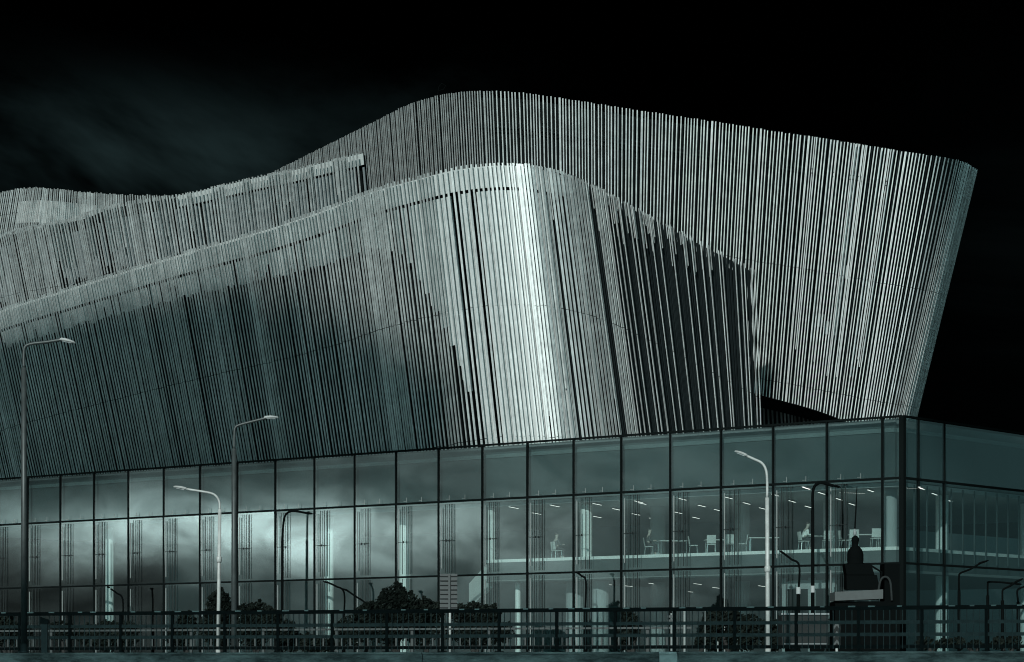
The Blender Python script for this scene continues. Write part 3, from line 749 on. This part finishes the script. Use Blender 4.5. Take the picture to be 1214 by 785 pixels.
for px, d, path, h0, h1, lb in sh:
    lamp(px,out_front(px,d),DECK,(px,path[0][1]+ (34 if px not in (434,) else 6)),.10,.05,path,(h0,h1),lb,BLACKP,BLACKP,None,3.1 if px == 946.5 else False,None)
for px, Yv, top, path, h, lb in ((1137,119,700,[(1137,684),(1139,679.5),(1150,675),(1162,668)],((1160,668.5),(1172,664.5)),'black stand-in for a mirrored lamp post, arm to the upper right, leftmost of those right of the corner'),
                   (1171,121,706,[(1171,693),(1173,690),(1188,690.5),(1200,692)],((1198,691.5),(1211,693)),'black stand-in for a mirrored lamp post, flat arm, second right of the glass corner'),
                   (1188.5,116,712,[(1188.5,702),(1190,698.5),(1197,695),(1205,690)],((1203,691),(1213,686)),'thin black stand-in for a mirrored lamp post, steep arm near the right edge'),
                   (1207,118,714,[(1206,703),(1207,699),(1213,696),(1220,692)],((1218,693),(1228,689)),'black stand-in for a mirrored lamp post, cut off by the right edge')):
    lamp(px,Yv,DECK,(px,top),.085,.045,path,h,lb,BLACKP,BLACKP)  # solid posts built in place of lamp reflections in the side glass

# ------------------------------------------------------------------ street objects
# traffic sign seen from behind
Ys = 88
b = at(533.5,HY,Ys); b.z = DECK
t = empty('traffic_sign', b, 'large ribbed road sign seen from behind on a thin post over the railing', 'road sign')
q = MB(); q.tube([b, at(533.5,682,Ys)], .042, 10); q.build('post', PALEP, t, True)
c = at(532,702,Ys); q = MB(); q.box(c-Vector((0,.10,0)), (20.5/F*Ys,.03,43/F*Ys)); q.build('panel', SIGNG, t)
q = MB()
for k in range(8):
    z = at(0,683.5+k*5.3,Ys).z; q.box((c.x,c.y-.135,z), (20.3/F*Ys,.035,.028))
q.build('rib', RAILD, t)
q = MB(); q.box(Vector((b.x-.02,c.y-.175,c.z)), (.07,.04,42/F*Ys)); q.build('bracket', SIGNG, t)
# small signpost and thin posts behind the right railing
def thinpost(px, Yv, ytop, label, r=.028):
    b = at(px,HY,Yv); b.z = DECK; tp_ = at(px,ytop,Yv); q = MB(); q.tube([b,tp_],r,8); q.lathe(tp_, [(r*1.15,-.02),(r*1.15,.01),(r*.4,.04)], 8); q.lathe(b, [(r*2.4,0),(r*2.4,.02),(r*1.2,.05)], 8)
    return tag(q.build('marker_post', CLIP, None, False, b), label, 'post', 'thin pale posts behind the railing')
b = at(796,HY,76); b.z = DECK
t = empty('small_signpost', b, 'thin pale post carrying two small cross shaped plates, left of two plain posts', 'signpost')
q = MB(); q.tube([b, at(796,727,76)], .03, 8); q.build('post', CLIP, t)
for yy in (731,736):
    q = MB(); q.box(at(796,yy,76)-Vector((0,.05,0)), (.24,.02,.07)); q.box(at(796,yy,76)-Vector((0,.063,0)), (.06,.004,.09)); q.build('plate', SIGNG, t)
thinpost(811.5,76,725,'thickest plain pale post, nearest to the small signpost',.036)
thinpost(835.5,76.5,725,'plain thin pale post at the left edge of the dark shrubs',.026)
thinpost(851,77,762,'short pale stub post before the dark shrubs',.024)
# switch cabinet at the left
c = at(53,HY,70.6); c.z = 2.058
t = empty('switch_box', c, 'grey square post with slanted cap before the railing, right of the leftmost lamp', 'bollard')
q = MB(); q.box(c+UP*.40, (.17,.16,.80)); q.build('body', GALV, t)
q = MB(); q.hexa([c+Vector((-.12,-.12,.80)),c+Vector((.12,-.12,.80)),c+Vector((.12,.12,.80)),c+Vector((-.12,.12,.80)),c+Vector((-.10,-.1,.98)),c+Vector((.12,-.1,.90)),c+Vector((.12,.1,.90)),c+Vector((-.1,.1,.98))]); q.build('cap', RAILD, t)
# chevron marker before the dark kiosk
b = at(992,HY,78); b.z = DECK
t = empty('chevron_marker', b, 'narrow dark marker board with pale chevrons behind the railing, in front of the kiosk', 'marker board')
q = MB(); q.tube([b, b+UP*.25], .04, 8); q.build('post', PALEP, t)
q = MB(); q.box(b+UP*.66, (.22,.04,.82)); q.build('board', RAILD, t)
q = MB()
for z in (.36,.62,.88):
    for sx in (-1,1):
        q.hexa([b+Vector((0,-.028,z+.05)),b+Vector((sx*.10,-.028,z-.08)),b+Vector((sx*.10,-.022,z-.08)),b+Vector((0,-.022,z+.05)),b+Vector((0,-.028,z+.15)),b+Vector((sx*.10,-.028,z+.02)),b+Vector((sx*.10,-.022,z+.02)),b+Vector((0,-.022,z+.15))])
q.build('chevron', SIGNG, t)
# black kiosk with pale roof beam at the corner
Yk = 113
def kx(px): return (px-CX)/F*Yk
def kz(py): return CZ+(HY-py)/F*Yk
b = Vector(((kx(989)+kx(1067))/2,Yk+1,DECK))
t = empty('kiosk', b, 'black kiosk below the spire with a pale horizontal roof beam, at the glass corner', 'kiosk')
q = MB(); x0, x1 = kx(990), kx(1067); q.hexa([(x0,Yk,DECK),(x1,Yk,DECK),(x1,Yk+2,DECK),(x0,Yk+2,DECK),(x0,Yk,kz(713)),(x1,Yk,kz(713)),(x1,Yk+2,kz(713)),(x0,Yk+2,kz(713))]); q.build('body', BLACKP, t)
q = MB(); x0, x1 = kx(989), kx(1046); q.hexa([(x0,Yk-.25,kz(712.4)),(x1,Yk-.25,kz(710)),(x1,Yk+1.6,kz(710)),(x0,Yk+1.6,kz(712.4)),(x0,Yk-.25,kz(702)),(x1,Yk-.25,kz(699)),(x1,Yk+1.6,kz(699)),(x0,Yk+1.6,kz(702))]); q.build('roof_beam', SIGNG, t)
q = MB(); x0, x1 = kx(1049), kx(1067); q.hexa([(x0,Yk+.1,kz(712.9)),(x1,Yk+.1,kz(712.9)),(x1,Yk+1.5,kz(712.9)),(x0,Yk+1.5,kz(712.9)),(x0,Yk+.1,kz(668)),(x1,Yk+.1,kz(668)),(x1,Yk+1.5,kz(668)),(x0,Yk+1.5,kz(668))]); q.build('chimney', BLACKP, t)
q = MB(); q.tube(arc([(kx(1040),Yk-.1,kz(712)),(kx(1043),Yk-.1,kz(690)),(kx(1049),Yk-.1,kz(684)),(kx(1055),Yk-.1,kz(690)),(kx(1057),Yk-.1,kz(712))]), .05, 8); q.build('hoop', SLABD, t)
# solid black stand-in for a spire mirrored in the glass, on the kiosk roof
Yp = Yk+.6; c = at(1016,HY,Yp); u = Yp/F
t = empty('mirrored_spire', Vector((c.x,Yp,kz(699)+.02)), 'solid stand-in for a mirrored spire, black and stepped with bulbous dome and needle, on the kiosk roof', 'turret')
zf = lambda py: CZ+(HY-py)*u
q = MB(); zb = kz(699)+.02
def ringbox(q, xa, xb, xc, xd, za, zb_): q.hexa([(xa,Yp-.5,za),(xb,Yp-.5,za),(xb,Yp+.5,za),(xa,Yp+.5,za),(xc,Yp-.45,zb_),(xd,Yp-.45,zb_),(xd,Yp+.45,zb_),(xc,Yp+.45,zb_)])
px2 = lambda p: (p-CX)*u
ringbox(q, px2(1002), px2(1041), px2(1002), px2(1038), zb, zf(682)); ringbox(q, px2(1002), px2(1035), px2(1000), px2(1031), zf(681.9), zf(669)); q.build('base', BLACKP, t)
q = MB(); q.lathe((px2(1014),Yp,zf(669)), [(13*u,0),(9.3*u,1.5*u),(9.8*u,6*u),(9.7*u,12*u),(8.2*u,17*u),(5.5*u,20*u),(3.8*u,22*u),(3.9*u,26*u),(4.6*u,28.5*u),(4.3*u,31*u),(2.6*u,33*u),(1.4*u,34*u)], 20); q.build('dome', BLACKP, t, True)
q = MB(); q.lathe((px2(1013.5),Yp,zf(635.3)), [(1.2*u,0),(2.1*u,2*u),(2.1*u,4.5*u),(1.1*u,7*u),(.6*u,9*u)], 12); q.build('finial', SPAN, t, True)
q = MB(); q.tube([(px2(1013.5),Yp,zf(627)),(px2(1015),Yp,zf(600)),(px2(1016),Yp,zf(577))], [.035,.028,.018], 6); q.build('needle', BLACKP, t)
q = MB(); q.tube([(px2(1031),Yp-.4,zf(671)),(px2(1044),Yp-.4,zf(679)),(px2(1041),Yp-.4,zf(694))], .05, 6); q.build('stay', BLACKP, t)
# parked trailer behind the railing
Yt = 84; X0, X1 = (927-CX)/F*Yt, (982-CX)/F*Yt; zt2 = CZ+(HY-729)/F*Yt
t = empty('box_trailer', Vector(((X0+X1)/2,Yt,DECK)), 'grey box trailer with pale top edge parked behind the railing left of the kiosk', 'trailer')
q = MB(); q.hexa([(X0,Yt,DECK+.35),(X1,Yt,DECK+.35),(X1,Yt+1.3,DECK+.35),(X0,Yt+1.3,DECK+.35),(X0,Yt,zt2),(X1,Yt,zt2),(X1,Yt+1.3,zt2),(X0,Yt+1.3,zt2)]); q.build('body', SLABD, t)
q = MB(); q.box(((X0+X1)/2,Yt-.02,zt2+.03), (X1-X0+.05,.06,.055)); q.build('top_edge', GPANEL, t)
q = MB(); q.box(((X0+X1)/2,Yt-.02,DECK+.42), (X1-X0-.1,.03,.03)); q.build('rub_rail', GPANEL, t)
for xx in (X0+.35,X1-.35):
    q = MB(); q.tube([(xx,Yt+.02,DECK+.24),(xx,Yt+.20,DECK+.24)], .24, 16); q.build('wheel', BLACKP, t)

# ------------------------------------------------------------------ trees and shrubs (dark, before the glass)
def crown(q, lobes, dens, size, rd):
    for (cx_,cy_,cz_,rx,ry,rz) in lobes:
        n = int(dens*max(.03,rx*rz)*10)
        for _ in range(n):
            v = Vector((rd.gauss(0,1),rd.gauss(0,1),rd.gauss(0,1))).normalized()*(rd.random()**.38)
            p = Vector((cx_+v.x*rx*1.04, cy_+v.y*ry, cz_+v.z*rz*1.04))
            a = Vector((rd.uniform(-1,1),rd.uniform(-1,1),rd.uniform(-1,1))).normalized(); b_ = a.orthogonal().normalized(); s = size*rd.uniform(.6,1.4)
            c_ = a.cross(b_)
            q.add([p-b_*s, p-c_*s*.45, p+b_*s, p+c_*s*.45], [(0,1,2,3)])
def plant(name, px, Yv, lobes, label, cat, seed, stem=True, dens=230, size=.095, trunk_z=None):
    """lobes: (px, py, half width px, half height px)"""
    rd = random.Random(seed); b = at(px,HY,Yv); b.z = DECK; k = Yv/F
    t = empty(name, b, label, cat)
    q = MB(); LB = []
    for (lx,ly,hw,hh) in lobes:
        c = at(lx,ly,Yv); LB.append((c.x,c.y+rd.uniform(-.3,.3),c.z,hw*k,max(.5,hw*k*.8),hh*k))
    tw = []
    for (x_,y_,z_,rx,ry,rz) in LB:
        for _ in range(7):
            an = rd.uniform(-.3,math.pi+.3); f = rd.uniform(.85,1.12); rr = rd.uniform(.10,.24)*min(rx,rz)
            tw.append((x_+rx*f*math.cos(an), y_+rd.uniform(-.6,.6)*ry, z_+rz*f*math.sin(an), rr, rr, rr*rd.uniform(.8,1.5)))
    crown(q, LB, dens, size, rd); crown(q, tw, dens*1.6, size*.7, rd); q.build('crown', LEAF, t)
    q = MB()
    for (x_,y_,z_,rx,ry,rz) in LB[:4]:
        m_ = Vector((x_,y_,max(z_,DECK+.4))); q.tube([b+Vector((rd.uniform(-.08,.08),0,0)), b.lerp(m_,.5)+Vector((rd.uniform(-.1,.1),0,.1)), m_], [.09,.06,.02], 6)
    q.build('trunk', BARK, t)
plant('tree', 261, 126, [(261,713,12,14),(257,730,15,18),(268,728,12,20),(250,745,14,18),(262,750,20,18)], 'round dark tree behind the slim pale lamp post', 'tree', 1)
plant('shrub', 303, 126, [(291,728,11,12),(306,724,13,11),(322,735,14,14),(300,748,24,18),(336,748,14,14)], 'wide low dark shrub right of the tall grey post', 'shrub', 2)
plant('tree', 470, 122, [(468,709,15,15),(458,720,17,14),(480,716,17,15),(440,729,20,13),(488,730,18,16),(460,745,30,18),(420,748,22,18)], 'tallest dark tree, rounded, before the glass left of the ribbed sign', 'tree', 3)
plant('shrub', 505, 123, [(503,720,10,12),(513,727,12,13),(500,745,22,20)], 'small dark shrub left of the ribbed sign', 'shrub', 4)
plant('shrub', 562, 123, [(545,727,12,11),(560,726,13,12),(578,730,14,13),(565,750,32,18),(596,750,14,12)], 'wide dark shrub right of the ribbed sign', 'shrub', 5)
plant('shrub', 128, 128, [(105,750,14,10),(124,747,16,10),(146,748,18,11),(128,758,36,12)], 'low dark shrub under the short lamp at the left', 'shrub', 6)
plant('shrub', 222, 127, [(222,742,12,16),(214,756,14,14)], 'narrow dark shrub left of the round tree', 'shrub', 7)
plant('shrub', 10, 128, [(6,745,16,15),(20,754,14,14),(-6,752,14,16)], 'dark shrub at the left edge behind the railing', 'shrub', 8)
plant('shrub', 74, 128, [(70,748,10,11),(82,750,8,10)], 'small dark shrub between the square post and a railing post at left', 'shrub', 9)
plant('shrub', 380, 127, [(366,762,16,11),(384,764,18,9),(345,760,16,13)], 'very low dark shrub under the brightest white column', 'shrub', 10)
plant('shrub', 748, 100, [(744,735,8,11),(751,745,9,16),(742,757,11,14)], 'narrow dark bush behind the railing in the middle bay', 'shrub', 12)
plant('shrub', 868, 92, [(848,738,12,14),(868,735,14,12),(890,742,12,13),(850,757,18,15),(880,758,20,14),(910,748,11,14),(915,760,13,12)], 'largest dark bush behind the railing, around the pale lamp post foot', 'shrub', 13)
plant('shrub', 830, 90, [(838,748,7,12),(833,760,8,10)], 'small dark bush by the plain thin posts', 'shrub', 14)
plant('shrub', 1105, 88, [(1098,763,8,7),(1115,764,9,6)], 'tiny low bush right of the kiosk', 'shrub', 15, size=.08)
plant('shrub', 1160, 88, [(1135,763,10,7),(1155,765,9,5)], 'tiny low bush below the leftmost lamp of the right corner', 'shrub', 16, size=.08)
plant('shrub', 1195, 88, [(1184,763,9,7),(1202,762,10,8)], 'tiny low bush at the right edge', 'shrub', 17, size=.08)

# ------------------------------------------------------------------ added unseen blocks, there only to shade the bridge and the hall
SH = Vector((SUN.x,SUN.y,0)).normalized(); SP = Vector((SH.y,-SH.x,0)); TE_ = SUN.z/math.hypot(SUN.x,SUN.y)
W0 = 22.0       # these blocks stand behind the photographer, on a line square to the sun
YB = lambda px: 135.5 + max(0,(580-px))*.049 + max(0,px-640)*.06
def lat_w(px, Yv):
    P = at(px,HY,Yv); P.z = 0; return P.dot(SP), P.dot(SH)
def shade(t, name, pa, pb, Yf, z1, z0, th=2.4):      # a wall whose shadow covers photo columns pa..pb at depth Yf between heights z0 and z1
    (la, wa), (lb_, wb) = lat_w(pa,Yf(pa)), lat_w(pb,Yf(pb)); wm = lat_w((pa+pb)/2,Yf((pa+pb)/2))[1]; up_ = (W0-wm)*TE_
    zt_, zb_ = z1+up_, (z0+up_ if z0 > 2 else 0)
    q = MB(); q.box(SP*(la+lb_)/2+SH*(W0+th/2)+UP*(zt_+zb_)/2, (abs(lb_-la)-.004,th,zt_-zb_), (SP,SH,UP)); q.build(name, CONC, t); return min(la,lb_), max(la,lb_), zb_
def origin(px, Yv):
    l_, w_ = lat_w(px, Yv); return SP*l_+SH*W0
t = empty('screen_shade_block', origin(400,144), 'stepped grey block on legs, added out of view to shade the front screen', 'building')  # added block outside the view, shaped to shade the front screen
for pa, pb, py in ((566,534,525),(534,500,438),(500,462,416),(462,420,398),(420,375,380),(375,320,362),(320,250,350),(250,170,356),(170,-70,374)):
    n_ = max(1, round((pa-pb)/40)); a_ = None
    for k in range(n_):
        x0_, x1_ = pa+(pb-pa)*k/n_, pa+(pb-pa)*(k+1)/n_; pm = (x0_+x1_)/2
        b_ = shade(t, 'body', x0_, x1_, YB, at(pm,py+ (pm-(pa+pb)/2)*-.18,YB(pm)+2).z, 13.0); a_ = a_ or b_
    if pa in (566,420,170):
        q = MB(); q.box(SP*(a_[0]+.6)+SH*(W0+1.2)+UP*(a_[2]-.02)/2, (.6,2.2,a_[2]-.02), (SP,SH,UP)); q.build('leg', CONC, t)
t = empty('bridge_shade_block', origin(300,67), 'long grey block added out of view to shade the bridge', 'building')  # unseen block put in to keep the bridge in shade
YR = lambda px: 72-(px/1214)*9.5
for pa, pb in ((-120,300),(300,700),(700,1320)): shade(t, 'wall', pa, pb, YR, 4.2, 0, 9)
t = empty('corner_shade_block', origin(1150,125), 'slim grey block added out of view to shade the right corner', 'building')  # extra blocker out of view that darkens the right corner
a_ = shade(t, 'wall', 1076, 1290, lambda px: 121+(px-1072)*.07, 14.6, 10.6, 4)
q = MB(); q.box(SP*(a_[0]-.5)+SH*(W0+2)+UP*(a_[2]+2)/2, (.9,3,a_[2]+2), (SP,SH,UP)); q.build('leg', CONC, t)
shade(t, 'upper_wall', 1105, 1290, lambda px: 155, 40, 14, 6)

S.cycles.max_bounces = 8; S.cycles.transparent_max_bounces = 16; S.cycles.glossy_bounces = 4
S.cycles.use_denoising = True
S.cycles.pixel_filter_type = 'BLACKMAN_HARRIS'; S.cycles.filter_width = 1.05
S.render.resolution_x = 1024; S.render.resolution_y = 662
